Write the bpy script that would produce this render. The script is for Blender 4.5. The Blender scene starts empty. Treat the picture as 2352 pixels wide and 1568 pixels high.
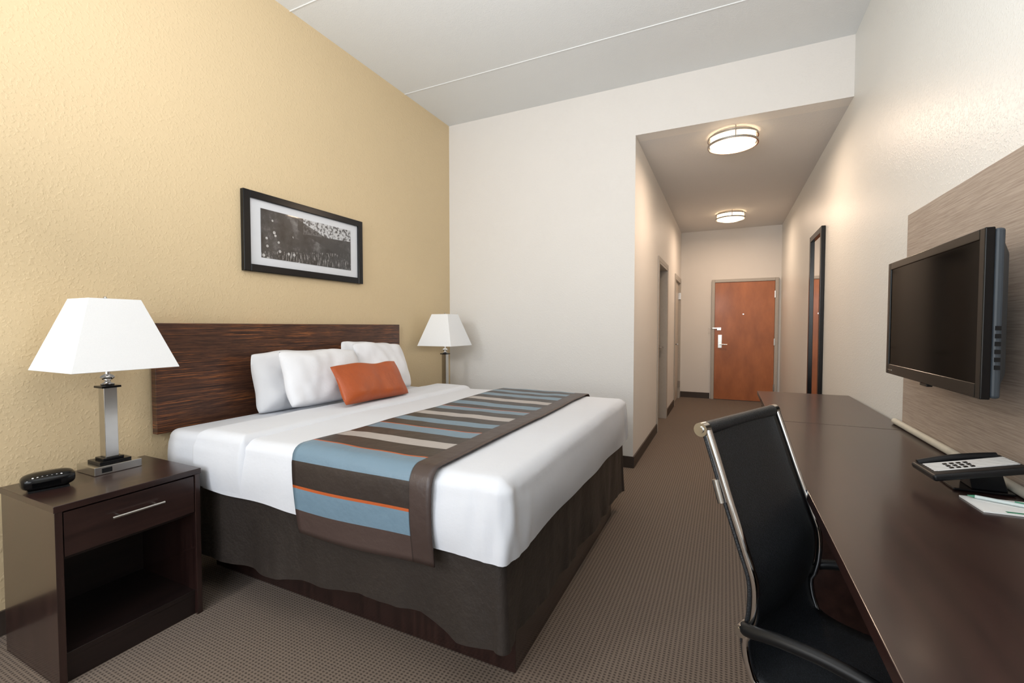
import bpy, bmesh, math, random
from mathutils import Vector, Matrix, noise
random.seed(3)
scene = bpy.context.scene
COL = scene.collection

# ------------------------------------------------------------------ helpers
def C(r, g, b):
    def f(c):
        c /= 255.0
        return c/12.92 if c <= 0.04045 else ((c+0.055)/1.055)**2.4
    return (f(r), f(g), f(b), 1.0)

class NT:
    def __init__(self, name):
        self.m = bpy.data.materials.new(name); self.m.use_nodes = True
        self.t = self.m.node_tree
        self.b = self.t.nodes['Principled BSDF']
    def n(self, typ, **kw):
        nd = self.t.nodes.new(typ)
        for k, v in kw.items(): setattr(nd, k, v)
        return nd
    def l(self, a, b): self.t.links.new(a, b)
    def pos(self, scale=(1, 1, 1), obj=False):
        if obj:
            o = self.n('ShaderNodeTexCoord').outputs['Object']
        else:
            o = self.n('ShaderNodeNewGeometry').outputs['Position']
        mp = self.n('ShaderNodeMapping'); mp.inputs['Scale'].default_value = scale
        self.l(o, mp.inputs['Vector']); return mp.outputs[0]
    def noise(self, vec, scale, detail=3, rough=0.5):
        t = self.n('ShaderNodeTexNoise'); t.inputs['Scale'].default_value = scale
        t.inputs['Detail'].default_value = detail; t.inputs['Roughness'].default_value = rough
        self.l(vec, t.inputs['Vector']); return t.outputs['Fac']
    def ramp(self, fac, stops, interp='LINEAR'):
        r = self.n('ShaderNodeValToRGB'); r.color_ramp.interpolation = interp
        e = r.color_ramp.elements
        while len(e) > 1: e.remove(e[-1])
        e[0].position = stops[0][0]; e[0].color = stops[0][1]
        for p, c in stops[1:]:
            x = e.new(p); x.color = c
        self.l(fac, r.inputs[0]); return r.outputs[0]
    def math(self, op, a, b=None, clamp=False):
        m = self.n('ShaderNodeMath', operation=op); m.use_clamp = clamp
        for i, v in enumerate((a, b)):
            if v is None: continue
            if isinstance(v, (int, float)): m.inputs[i].default_value = v
            else: self.l(v, m.inputs[i])
        return m.outputs[0]
    def mix(self, f, a, b):
        m = self.n('ShaderNodeMix', data_type='RGBA')
        if isinstance(f, (int, float)): m.inputs[0].default_value = f
        else: self.l(f, m.inputs[0])
        for i, v in ((6, a), (7, b)):
            if isinstance(v, tuple): m.inputs[i].default_value = v
            else: self.l(v, m.inputs[i])
        return m.outputs[2]
    def bump(self, h, strength=0.3, dist=0.01):
        b = self.n('ShaderNodeBump'); b.inputs['Strength'].default_value = strength
        b.inputs['Distance'].default_value = dist
        self.l(h, b.inputs['Height']); self.l(b.outputs[0], self.b.inputs['Normal'])
    def base(self, c):
        if isinstance(c, tuple): self.b.inputs['Base Color'].default_value = c
        else: self.l(c, self.b.inputs['Base Color'])
    def set(self, **kw):
        for k, v in kw.items(): self.b.inputs[k.replace('_', ' ')].default_value = v
        return self

def simple(name, col, rough=0.5, metal=0.0, nscale=40, namp=0.06, bump=0.0, bscale=80, spec=0.5, **kw):
    a = NT(name); v = a.pos()
    f = a.noise(v, nscale, 2)
    dark = tuple(c*(1-namp*2) for c in col[:3])+(1,)
    a.base(a.mix(f, dark, tuple(min(1, c*(1+namp*0.5)) for c in col[:3])+(1,)))
    a.set(Roughness=rough, Metallic=metal, **kw)
    a.b.inputs['Specular IOR Level'].default_value = spec
    if bump: a.bump(a.noise(v, bscale, 3), bump, 0.003)
    return a.m

def wallmat(name, col, strength=0.35, scale=55, spec=0.35, rough=0.55):
    a = NT(name); v = a.pos()
    f = a.noise(v, scale, 2, 0.5)
    peel = a.ramp(f, [(0.50, (0, 0, 0, 1)), (0.72, (1, 1, 1, 1))])
    a.base(a.mix(a.noise(v, 3, 2), tuple(c*0.97 for c in col[:3])+(1,), col))
    a.set(Roughness=rough); a.b.inputs['Specular IOR Level'].default_value = spec
    a.bump(peel, strength, 0.002)
    return a.m

def woodmat(name, c1, c2, scale=(1.2, 30, 30), rough=0.25, coat=0.3, lo=0.35, hi=0.7, spec=0.5):
    a = NT(name); v = a.pos(scale)
    f = a.noise(v, 2.0, 5, 0.6)
    a.base(a.ramp(f, [(lo, c1), (hi, c2)]))
    a.set(Roughness=rough, Coat_Weight=coat, Coat_Roughness=0.12)
    a.b.inputs['Specular IOR Level'].default_value = spec
    return a.m

# ------------------------------------------------------------------ materials
M = {}
M['wall_tan'] = wallmat('tan_paint', C(215, 193, 155), 0.45, 75, 0.4, 0.5)
M['wall_white'] = wallmat('white_paint', C(226, 223, 219), 0.25, 90)
M['wall_right'] = wallmat('white_wallcovering', C(224, 225, 222), 0.35, 110, 0.5, 0.42)
M['ceiling'] = wallmat('ceiling_paint', C(226, 229, 230), 0.25, 120, 0.3, 0.7)
M['hall_ceiling'] = wallmat('hall_ceiling_paint', C(218, 217, 216), 0.4, 90, 0.3, 0.7)
M['baseboard'] = simple('dark_vinyl_baseboard', C(62, 52, 46), 0.5)
# carpet
a = NT('brown_loop_carpet'); v = a.pos()
sp = a.n('ShaderNodeSeparateXYZ'); a.l(v, sp.inputs[0])
sx = a.math('SINE', a.math('MULTIPLY', sp.outputs[0], 2*math.pi/0.0165))
sy = a.math('SINE', a.math('MULTIPLY', sp.outputs[1], 2*math.pi/0.0125))
pr = a.math('MULTIPLY', a.math('ADD', sx, 1), a.math('ADD', sy, 1))
pat = a.math('MULTIPLY', pr, 0.25)
nz = a.noise(v, 330, 2)
pat2 = a.math('ADD', pat, a.math('MULTIPLY', a.math('SUBTRACT', nz, 0.5), 1.3))
a.base(a.ramp(pat2, [(0.0, C(124, 110, 98)), (0.35, C(104, 91, 80)), (0.85, C(68, 58, 50))]))
a.set(Roughness=0.95, Sheen_Weight=0.1); a.b.inputs['Specular IOR Level'].default_value = 0.1
a.bump(pat2, 0.5, 0.003); M['carpet'] = a.m
ESP1, ESP2 = C(34, 21, 19), C(54, 35, 31)
M['espresso'] = woodmat('espresso_wood_veneer', ESP1, ESP2, (14, 1.2, 14), 0.28, 0.25)
M['espresso_v'] = woodmat('espresso_wood_upright', ESP1, ESP2, (20, 20, 1.5), 0.26, 0.5)
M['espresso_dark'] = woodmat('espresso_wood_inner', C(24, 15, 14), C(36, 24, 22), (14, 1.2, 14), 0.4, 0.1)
M['desk'] = woodmat('espresso_desk_laminate', C(40, 26, 24), C(58, 38, 34), (16, 1.0, 16), 0.26, 0.12, 0.3, 0.75, 0.4)
a = NT('zebrano_headboard'); v = a.pos((1, 0.9, 22))
f = a.noise(v, 3.2, 6, 0.7)
v2 = a.pos((1, 0.8, 75)); f2 = a.noise(v2, 3.0, 3, 0.6)
c1 = a.ramp(f, [(0.30, C(46, 29, 24)), (0.45, C(68, 45, 36)), (0.52, C(92, 61, 46)), (0.58, C(56, 36, 30)), (0.66, C(86, 57, 42)), (0.8, C(46, 30, 25))])
msk = a.ramp(f2, [(0.555, (0, 0, 0, 1)), (0.60, (1, 1, 1, 1)), (0.64, (0, 0, 0, 1))])
v3 = a.pos((1, 3, 6)); gate = a.ramp(a.noise(v3, 1.2, 2), [(0.4, (0.15, 0.15, 0.15, 1)), (0.6, (1, 1, 1, 1))])
a.base(a.mix(a.math('MULTIPLY', msk, gate), c1, C(190, 118, 66)))
a.set(Roughness=0.36, Coat_Weight=0.1, Coat_Roughness=0.2); a.b.inputs['Specular IOR Level'].default_value = 0.35; M['zebrano'] = a.m
M['chrome'] = simple('brushed_nickel', C(200, 198, 194), 0.22, 1.0)
M['chrome_shiny'] = simple('polished_chrome', C(225, 225, 226), 0.08, 1.0)
M['black_gloss'] = simple('black_gloss_plastic', C(12, 12, 14), 0.18, spec=0.3)
M['black_matte'] = simple('black_matte_plastic', C(18, 19, 21), 0.4, spec=0.3)
M['grey_plastic'] = simple('slate_grey_plastic', C(60, 68, 76), 0.42)
a = NT('dark_tv_screen'); a.base(a.mix(a.noise(a.pos(), 4), C(5, 5, 6), C(8, 8, 9))); a.set(Roughness=0.08, IOR=1.12); M['screen'] = a.m
M['frame_black'] = simple('black_lacquer_frame', C(18, 18, 20), 0.25, spec=0.3)
def fabric(name, col, rough=0.85, bump=0.12, scale=900, sheen=0.0, soft=0.25, sc=14):
    a = NT(name); v = a.pos()
    a.base(a.mix(a.noise(v, 8, 3), tuple(c*0.97 for c in col[:3])+(1,), col))
    a.set(Roughness=rough, Sheen_Weight=sheen)
    a.b.inputs['Specular IOR Level'].default_value = 0.2
    h = a.math('ADD', a.math('MULTIPLY', a.noise(v, scale, 1), 0.15), a.math('MULTIPLY', a.noise(v, sc, 4, 0.6), soft*4))
    a.bump(h, bump, 0.01); return a.m
M['linen'] = fabric('white_cotton', C(214, 217, 223), 0.85, 0.2)
M['pillow'] = fabric('white_pillowcase', C(228, 229, 233), 0.85, 0.35, sc=9)
a = NT('brown_satin_skirt'); v = a.pos()
a.base(a.mix(a.noise(v, 6, 3), C(44, 39, 36), C(56, 50, 46))); a.set(Roughness=0.42)
a.bump(a.noise(v, 22, 4, 0.6), 0.4, 0.012); M['skirt'] = a.m
a = NT('burnt_orange_satin'); v = a.pos()
a.base(a.mix(a.noise(v, 5, 3), C(156, 70, 26), C(178, 84, 34))); a.set(Roughness=0.45)
a.bump(a.noise(v, 11, 4, 0.6), 0.4, 0.015); M['orange'] = a.m
# runner stripes : UV.x = length along runner in metres /2.6 ; UV.y = across
a = NT('striped_runner_satin'); uv = a.n('ShaderNodeTexCoord').outputs['UV']
sp = a.n('ShaderNodeSeparateXYZ'); a.l(uv, sp.inputs[0])
BR, BL, WH, OR = C(46, 38, 35), C(106, 131, 148), C(168, 162, 158), C(176, 86, 42)
st = [(0.0, C(72, 58, 54)), (0.085, OR), (0.091, BL), (0.170, OR), (0.177, BR), (0.268, BL), (0.392, OR), (0.399, BR),
      (0.515, WH), (0.595, BR), (0.70, BL), (0.79, OR), (0.795, BR), (0.885, BL), (0.97, BR), (1.06, WH), (1.145, BR),
      (1.24, BL), (1.33, OR), (1.335, BR), (1.42, BL), (1.51, BR), (1.60, WH), (1.68, BR), (1.77, BL), (1.86, BR),
      (1.94, BL), (2.03, BR), (2.12, BL), (2.2, BR)]
col = a.ramp(sp.outputs[0], [(s/2.6, c) for s, c in st], 'CONSTANT')
bord = a.math('GREATER_THAN', sp.outputs[1], 0.865)
col = a.mix(bord, col, C(64, 51, 47))
seam = a.math('LESS_THAN', a.math('ABSOLUTE', a.math('SUBTRACT', sp.outputs[1], 0.865)), 0.004)
col = a.mix(a.math('MULTIPLY', seam, 0.6), col, C(30, 24, 22))
a.base(col); a.set(Roughness=0.42)
a.bump(a.noise(a.pos(), 22, 3), 0.25, 0.01); M['runner'] = a.m
# lamp shade
a = NT('white_fabric_lampshade'); a.base(a.mix(a.noise(a.pos(), 300, 1), C(226, 227, 228), C(234, 235, 236)))
a.set(Roughness=0.8, Emission_Strength=0.06); a.b.inputs['Emission Color'].default_value = (1, 0.98, 0.95, 1)
M['shade'] = a.m
a = NT('glowing_glass'); a.base((1, 0.9, 0.75, 1)); a.b.inputs['Emission Color'].default_value = (1, 0.74, 0.48, 1)
a.set(Emission_Strength=4.0); M['glow'] = a.m
M['door_wood'] = woodmat('cherry_door_veneer', C(150, 86, 44), C(178, 106, 58), (3, 3, 1.2), 0.4, 0.1, 0.3, 0.7)
M['door_grey'] = simple('painted_metal_frame', C(176, 170, 162), 0.4)
M['door_white'] = simple('painted_door', C(196, 186, 174), 0.45)
a = NT('woven_wall_panel'); v = a.pos((1, 1.5, 60)); f = a.noise(v, 4, 5, 0.7)
a.base(a.ramp(f, [(0.3, C(142, 126, 113)), (0.7, C(184, 170, 157))])); a.set(Roughness=0.6); a.bump(f, 0.15, 0.003); M['panel'] = a.m
M['raceway'] = simple('cream_plastic', C(200, 196, 182), 0.5)
M['mirror'] = simple('mirror_silver', (0.85, 0.85, 0.85, 1), 0.01, 1.0, namp=0.0)
M['mat_board'] = simple('white_mat_board', C(214, 217, 222), 0.35, namp=0.01)
M['paper'] = simple('white_paper', C(236, 238, 237), 0.8, namp=0.01)
M['green'] = simple('green_print', C(70, 140, 110), 0.6)
M['pen'] = simple('frosted_pen_plastic', C(196, 208, 208), 0.25)
M['white_mark'] = simple('white_marking', C(210, 210, 210), 0.5)
# chair mesh
a = NT('black_mesh_fabric'); v = a.pos((1, 1, 1), obj=False)
ch = a.n('ShaderNodeTexVoronoi'); ch.inputs['Scale'].default_value = 330; a.l(v, ch.inputs['Vector'])
a.base(a.ramp(ch.outputs['Distance'], [(0.1, C(56, 60, 65)), (0.5, C(26, 28, 31))]))
a.set(Roughness=0.5); a.bump(ch.outputs['Distance'], 0.4, 0.002); M['mesh'] = a.m
# art photo
a = NT('monochrome_landscape_print')
g = a.n('ShaderNodeNewGeometry').outputs['Position']
sp = a.n('ShaderNodeSeparateXYZ'); a.l(g, sp.inputs[0])
U = a.math('DIVIDE', a.math('SUBTRACT', sp.outputs[1], 1.875), 0.735, True)
V = a.math('DIVIDE', a.math('SUBTRACT', sp.outputs[2], 1.685), 0.30, True)
n1 = a.noise(g, 7, 6, 0.65)
basec = a.ramp(n1, [(0.35, C(20, 20, 22)), (0.55, C(56, 56, 58)), (0.72, C(120, 120, 122))])
skym = a.math('MULTIPLY', a.math('GREATER_THAN', a.math('ADD', V, a.math('MULTIPLY', U, -0.1)), 0.62), a.math('GREATER_THAN', U, 0.42))
n2 = a.noise(g, 45, 4, 0.7)
skyc = a.ramp(n2, [(0.42, C(60, 60, 62)), (0.52, C(205, 207, 210))])
col = a.mix(a.math('MULTIPLY', skym, 0.85), basec, skyc)
gm = a.pos((1, 60, 10)); n3 = a.noise(gm, 2.0, 4, 0.7)
grm = a.math('MULTIPLY', a.math('LESS_THAN', V, a.math('ADD', 0.12, a.math('MULTIPLY', U, 0.30))), a.math('GREATER_THAN', n3, 0.57))
col = a.mix(a.math('MULTIPLY', grm, 0.6), col, C(170, 170, 170))
vo = a.n('ShaderNodeTexVoronoi'); vo.inputs['Scale'].default_value = 20; a.l(g, vo.inputs['Vector'])
dots = a.math('MULTIPLY', a.math('LESS_THAN', vo.outputs['Distance'], 0.2), a.math('LESS_THAN', a.math('ADD', U, a.math('MULTIPLY', V, 0.2)), 0.42))
col = a.mix(a.math('MULTIPLY', dots, a.math('MULTIPLY', n2, 1.3)), col, C(205, 205, 205))
lg = a.math('ABSOLUTE', a.math('SUBTRACT', V, a.math('SUBTRACT', 1.15, a.math('MULTIPLY', U, 0.85))))
logm = a.math('MULTIPLY', a.math('LESS_THAN', lg, 0.12), a.math('GREATER_THAN', U, 0.36))
col = a.mix(a.math('MULTIPLY', logm, 0.85), col, C(40, 40, 42))
a.base(col); a.set(Roughness=0.3, Coat_Weight=0.5, Coat_Roughness=0.03); M['art'] = a.m
a = NT('phone_faceplate'); g = a.pos((1, 1, 1)); sp = a.n('ShaderNodeSeparateXYZ'); a.l(g, sp.inputs[0])
ln = a.math('LESS_THAN', a.math('SINE', a.math('MULTIPLY', sp.outputs[1], 2*math.pi/0.014)), -0.55)
a.base(a.mix(ln, C(232, 234, 234), C(150, 152, 156))); a.set(Roughness=0.5); M['faceplate'] = a.m

# ------------------------------------------------------------------ mesh builder
class MB:
    def __init__(self): self.bm = bmesh.new()
    def box(self, x0, x1, y0, y1, z0, z1):
        vs = [self.bm.verts.new(p) for p in ((x0,y0,z0),(x1,y0,z0),(x1,y1,z0),(x0,y1,z0),(x0,y0,z1),(x1,y0,z1),(x1,y1,z1),(x0,y1,z1))]
        for f in ((0,3,2,1),(4,5,6,7),(0,1,5,4),(1,2,6,5),(2,3,7,6),(3,0,4,7)): self.bm.faces.new([vs[i] for i in f])
        return self
    def hexa(self, P):
        vs = [self.bm.verts.new(p) for p in P]
        for f in ((0,3,2,1),(4,5,6,7),(0,1,5,4),(1,2,6,5),(2,3,7,6),(3,0,4,7)): self.bm.faces.new([vs[i] for i in f])
        return self
    def frustum(self, cx, cy, z0, z1, sx0, sy0, sx1, sy1, caps=True):
        vs = []
        for z, sx, sy in ((z0, sx0, sy0), (z1, sx1, sy1)):
            for a_, b_ in ((-1,-1),(1,-1),(1,1),(-1,1)): vs.append(self.bm.verts.new((cx+a_*sx/2, cy+b_*sy/2, z)))
        fs = [(0,1,5,4),(1,2,6,5),(2,3,7,6),(3,0,4,7)]
        if caps: fs += [(0,3,2,1),(4,5,6,7)]
        for f in fs: self.bm.faces.new([vs[i] for i in f])
        return self
    def tube(self, pts, r, seg=12, caps=True, closed=False, flat=1.0):
        pts = [Vector(p) for p in pts]; n = len(pts)
        rs = r if isinstance(r, (list, tuple)) else [r]*n
        rings = []; prev = None
        for i, p in enumerate(pts):
            if closed: t = (pts[(i+1) % n]-pts[i-1]).normalized()
            elif i == 0: t = (pts[1]-p).normalized()
            elif i == n-1: t = (p-pts[i-1]).normalized()
            else: t = (pts[i+1]-pts[i-1]).normalized()
            if prev is None:
                up = Vector((0,0,1)) if abs(t.z) < 0.9 else Vector((1,0,0))
                a_ = t.cross(up).normalized()
            else:
                a_ = (prev - t*prev.dot(t)).normalized()
            prev = a_; b_ = t.cross(a_)
            rings.append([self.bm.verts.new(p+(a_*math.cos(2*math.pi*k/seg)+b_*math.sin(2*math.pi*k/seg)*flat)*rs[i]) for k in range(seg)])
        m = n if closed else n-1
        for i in range(m):
            r0, r1 = rings[i], rings[(i+1) % n]
            for k in range(seg): self.bm.faces.new((r0[k], r0[(k+1)%seg], r1[(k+1)%seg], r1[k]))
        if caps and not closed:
            self.bm.faces.new(list(reversed(rings[0]))); self.bm.faces.new(rings[-1])
        return self
    def lathe(self, cx, cy, prof, seg=32):
        rings = []
        for r, z in prof:
            rings.append([self.bm.verts.new((cx+max(r,1e-4)*math.cos(2*math.pi*k/seg), cy+max(r,1e-4)*math.sin(2*math.pi*k/seg), z)) for k in range(seg)])
        for i in range(len(rings)-1):
            for k in range(seg): self.bm.faces.new((rings[i][k], rings[i][(k+1)%seg], rings[i+1][(k+1)%seg], rings[i+1][k]))
        return self
    def done(self, name, mat, parent=None, smooth=None, bevel=0, xf=None, origin=None, recalc=True):
        if recalc: bmesh.ops.recalc_face_normals(self.bm, faces=self.bm.faces)
        if xf is not None: bmesh.ops.transform(self.bm, matrix=xf, verts=self.bm.verts)
        xs = [v.co for v in self.bm.verts]
        if origin is None:
            origin = Vector(((min(v.x for v in xs)+max(v.x for v in xs))/2, (min(v.y for v in xs)+max(v.y for v in xs))/2, min(v.z for v in xs)))
        origin = Vector(origin)
        bmesh.ops.translate(self.bm, vec=-origin, verts=self.bm.verts)
        me = bpy.data.meshes.new(name); self.bm.to_mesh(me); self.bm.free()
        if smooth is not None:
            for p in me.polygons: p.use_smooth = True
            me.set_sharp_from_angle(angle=math.radians(smooth))
        me.materials.append(mat)
        ob = bpy.data.objects.new(name, me); COL.objects.link(ob); ob.location = origin
        if bevel:
            b = ob.modifiers.new('bevel', 'BEVEL'); b.width = bevel; b.segments = 3; b.limit_method = 'ANGLE'; b.angle_limit = math.radians(40)
        if parent is not None: adopt(ob, parent)
        return ob
def adopt(ob, par):
    bpy.context.view_layer.update()
    ob.parent = par; ob.matrix_parent_inverse = par.matrix_world.inverted()
def empty(name, loc, label, cat, **kw):
    e = bpy.data.objects.new(name, None); e.empty_display_size = 0.1; COL.objects.link(e); e.location = loc
    tag(e, label, cat, **kw); return e
def tag(o, label=None, cat=None, **kw):
    if label: o['label'] = label
    if cat: o['category'] = cat
    for k, v in kw.items(): o[k] = v
    return o
def struct(o, label):
    o['kind'] = 'structure'; o['label'] = label; return o
def box(name, dims, mat, parent=None, bevel=0):
    return MB().box(*dims).done(name, mat, parent, bevel=bevel)
def smoothpts(pts, sub=6):
    P = [Vector(p) for p in pts]; out = []
    for i in range(len(P)-1):
        p0 = P[max(i-1, 0)]; p1 = P[i]; p2 = P[i+1]; p3 = P[min(i+2, len(P)-1)]
        for k in range(sub):
            t = k/sub
            out.append(0.5*((2*p1)+(p2-p0)*t+(2*p0-5*p1+4*p2-p3)*t*t+(3*p1-p0-3*p2+p3)*t**3))
    out.append(P[-1]); return out

# ------------------------------------------------------------------ room
XL, XR, YE, ZC = -2.636, 0.813, 4.017, 3.34
XH, ZH, YD, YB = -0.723, 2.903, 8.5, -1.5
struct(box('floor', (XL-0.15, XR+0.15, YB-0.15, YD+0.15, -0.1, 0), M['carpet']), 'brown patterned loop carpet floor')
struct(box('wall_left', (XL-0.15, XL, YB-0.15, YE+0.15, 0, ZC+0.1), M['wall_tan']), 'tan painted wall with orange-peel texture')
struct(box('wall_right', (XR, XR+0.15, YB-0.15, YD+0.15, 0, ZC+0.1), M['wall_right']), 'white textured wall running into the hallway')
struct(MB().box(XL, XH, YE, YE+0.15, 0, ZC).box(XH, XR, YE, YE+0.15, ZH, ZC).done('wall_end', M['wall_white']), 'white painted wall with header over the hallway')
struct(box('wall_hallway_end', (XH-0.15, XR, YD, YD+0.15, 0, ZH), M['wall_white']), 'white painted wall around the entry door')
mb = MB(); x0, x1 = XH-0.14, XH
D1a, D1b, D2a, D2b, DH = 5.56, 6.42, 7.5, 8.36, 2.03
mb.box(x0, x1, YE+0.15, D1a, 0, ZH).box(x0, x1, D1a, D1b, DH, ZH).box(x0, x1, D1b, D2a, 0, ZH).box(x0, x1, D2a, D2b, DH, ZH).box(x0, x1, D2b, YD, 0, ZH)
struct(mb.done('wall_hallway', M['wall_white']), 'white hallway wall with two doorways')
struct(box('ceiling', (XL-0.15, XR+0.15, YB-0.15, YE+0.15, ZC, ZC+0.1), M['ceiling']), 'white textured concrete plank ceiling')
struct(box('ceiling_hallway', (XH-0.15, XR+0.15, YE+0.15, YD+0.15, ZH, ZH+0.1), M['hall_ceiling']), 'lower grey-white hallway ceiling')
for i, y in enumerate((3.30, 2.12, 0.94, -0.24)):
    mb = MB().tube([(XL, y, ZC-0.001), (XR, y, ZC-0.001)], 0.0045, 8)
    struct(mb.done('trim_%d' % (i+1), M['ceiling'], smooth=60), 'caulked joint between ceiling planks')
# back wall with window
wx0, wx1, wz0, wz1 = -2.3, 0.3, 0.7, 2.6
mb = MB().box(XL, wx0, YB-0.15, YB, 0, ZC).box(wx1, XR, YB-0.15, YB, 0, ZC).box(wx0, wx1, YB-0.15, YB, 0, wz0).box(wx0, wx1, YB-0.15, YB, wz1, ZC)
struct(mb.done('wall_back', M['wall_white']), 'white wall with a wide window')
mb = MB()
for xa in (wx0, (wx0+wx1)/2-0.025, wx1-0.05): mb.box(xa, xa+0.05, YB-0.12, YB-0.04, wz0, wz1)
mb.box(wx0, wx1, YB-0.12, YB-0.04, wz0, wz0+0.05).box(wx0, wx1, YB-0.12, YB-0.04, wz1-0.05, wz1)
struct(mb.done('window_1', M['door_grey']), 'wide window with painted frame')
bt, bh = 0.012, 0.10
struct(box('baseboard_left', (XL, XL+bt, YB, YE, 0, bh), M['baseboard']), 'dark brown baseboard')
struct(box('baseboard_end', (XL, XH+bt, YE-bt, YE, 0, bh), M['baseboard']), 'dark brown baseboard')
struct(MB().box(XH, XH+bt, YE, D1a-0.06, 0, bh).box(XH, XH+bt, D1b+0.06, D2a-0.06, 0, bh).done('baseboard_hallway', M['baseboard']), 'dark brown baseboard')
struct(MB().box(XH+bt, -0.235, YD-bt, YD, 0, bh).done('baseboard_hallway_end', M['baseboard']), 'dark brown baseboard')
struct(box('baseboard_right', (XR-bt, XR, YB, YD, 0, bh), M['baseboard']), 'dark brown baseboard')

# entry door
dx0, dx1, dz = -0.165, 0.725, 2.0
d = box('door_1', (dx0, dx1, YD-0.035, YD-0.003, 0.008, dz), M['door_wood'], bevel=0.002); struct(d, 'cherry wood veneer entry door')
mb = MB(); fw = 0.05
mb.box(dx0-fw-0.002, dx0-0.002, YD-0.05, YD, 0, dz+0.002+fw).box(dx1+0.002, dx1+fw+0.002, YD-0.05, YD, 0, dz+0.002+fw).box(dx0-0.002, dx1+0.002, YD-0.05, YD, dz+0.002, dz+0.002+fw)
struct(mb.done('trim_5', M['door_grey'], bevel=0.004), 'grey painted metal door frame')
h = MB(); hx, hz = dx0+0.085, 1.0
h.box(hx-0.028, hx+0.028, YD-0.045, YD-0.036, hz-0.11, hz+0.11)
h.tube([(hx, YD-0.045, hz-0.05), (hx, YD-0.085, hz-0.05)], 0.011).tube([(hx, YD-0.085, hz-0.05), (hx+0.11, YD-0.085, hz-0.055)], 0.009)
h.tube([(hx, YD-0.045, hz+0.06), (hx, YD-0.055, hz+0.06)], 0.016)
h.done('door_handle', M['chrome'], d, smooth=40)
h = MB().box(dx0-0.03, dx0+0.05, YD-0.062, YD-0.051, 1.217, 1.232).tube([(dx0-0.09, YD-0.066, 1.225), (dx0-0.03, YD-0.066, 1.225)], 0.006).box(dx0+0.04, dx0+0.10, YD-0.045, YD-0.036, 1.19, 1.235)
h.done('door_guard', M['chrome'], d, smooth=40)
MB().tube([(0.27, YD-0.036, 1.46), (0.27, YD-0.045, 1.46)], 0.012).done('peephole', M['chrome'], d, smooth=40)
for z in (0.25, 1.0, 1.78):
    MB().box(dx1-0.008, dx1+0.010, YD-0.058, YD-0.036, z-0.055, z+0.055).done('hinge', M['chrome'], d)
# side doors
for i, (ya, yb) in enumerate(((D1a, D1b), (D2a, D2b))):
    rec = 0.085 if i == 0 else 0.02
    dd = box('door_%d' % (i+2), (XH-rec-0.035, XH-rec, ya+0.032, yb-0.032, 0.008, DH-0.032), M['door_grey'] if i == 0 else M['door_white'], bevel=0.002)
    struct(dd, 'recessed grey painted interior door' if i == 0 else 'painted closet door with metal lever')
    mb = MB()
    for (p, q) in ((ya, ya+0.03), (yb-0.03, yb)): mb.box(XH-0.14, XH+0.012, p, q, 0, DH)
    mb.box(XH-0.14, XH+0.012, ya, yb, DH-0.03, DH)
    mb.box(XH+0.001, XH+0.014, ya-0.05, ya, 0, DH+0.05).box(XH+0.001, XH+0.014, yb, yb+0.05, 0, DH+0.05).box(XH+0.001, XH+0.014, ya, yb, DH, DH+0.05)
    struct(mb.done('trim_%d' % (6+i), M['door_grey']), 'grey painted metal door frame')
    hy = (yb-0.10) if i == 0 else (ya+0.10)
    s = -1 if i == 0 else 1
    h = MB().tube([(XH-rec, hy, 0.97), (XH-rec+0.008, hy, 0.97)], 0.032, 20).tube([(XH-rec+0.008, hy, 0.97), (XH-rec+0.055, hy, 0.97)], 0.011).tube([(XH-rec+0.055, hy, 0.97), (XH-rec+0.055, hy+s*0.11, 0.97)], 0.01)
    h.done('door_handle', M['chrome'], dd, smooth=40)
    if i == 1:
        for z in (0.25, 1.78):
            MB().box(XH-rec, XH+0.022, yb-0.05, yb-0.02, z-0.055, z+0.055).done('hinge', M['chrome'], dd)

# hallway ceiling lights
def ceiling_light(x, y):
    e = empty('ceiling_light', (x, y, ZH), 'round flush ceiling light with nickel rings, glowing warm', 'ceiling light', group='hallway ceiling lights')
    R = 0.2
    MB().lathe(x, y, [(0, ZH-0.001), (R-0.03, ZH-0.001), (R-0.03, ZH-0.02), (0, ZH-0.02)]).done('mount_plate', M['door_grey'], e, smooth=40)
    MB().lathe(x, y, [(R-0.026, ZH-0.02), (R-0.020, ZH-0.075), (R-0.03, ZH-0.10), (R-0.08, ZH-0.118), (0.05, ZH-0.126), (0, ZH-0.127)], 48).done('diffuser', M['glow'], e, smooth=60)
    for zz in (ZH-0.030, ZH-0.088):
        MB().lathe(x, y, [(R-0.010, zz-0.008), (R, zz-0.008), (R, zz+0.008), (R-0.010, zz+0.008), (R-0.010, zz-0.008)], 48).done('metal_ring', M['chrome'], e, smooth=40)
    for k in range(3):
        an = k*2*math.pi/3+0.1-math.pi/2
        px, py = x+(R-0.002)*math.cos(an), y+(R-0.002)*math.sin(an)
        MB().tube([(px, py, ZH-0.098), (px, py, ZH-0.002)], 0.005, 8).done('strut', M['chrome'], e, smooth=40)
    l = bpy.data.lights.new('hall_lamp', 'AREA'); l.shape = 'DISK'; l.size = 0.34; l.energy = 18; l.color = (1, 0.74, 0.54)
    lo = bpy.data.objects.new('bulb_light', l); COL.objects.link(lo); lo.location = (x, y, ZH-0.132); adopt(lo, e)
    return e
ceiling_light(0.035, 4.36); ceiling_light(0.045, 7.3)

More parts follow.
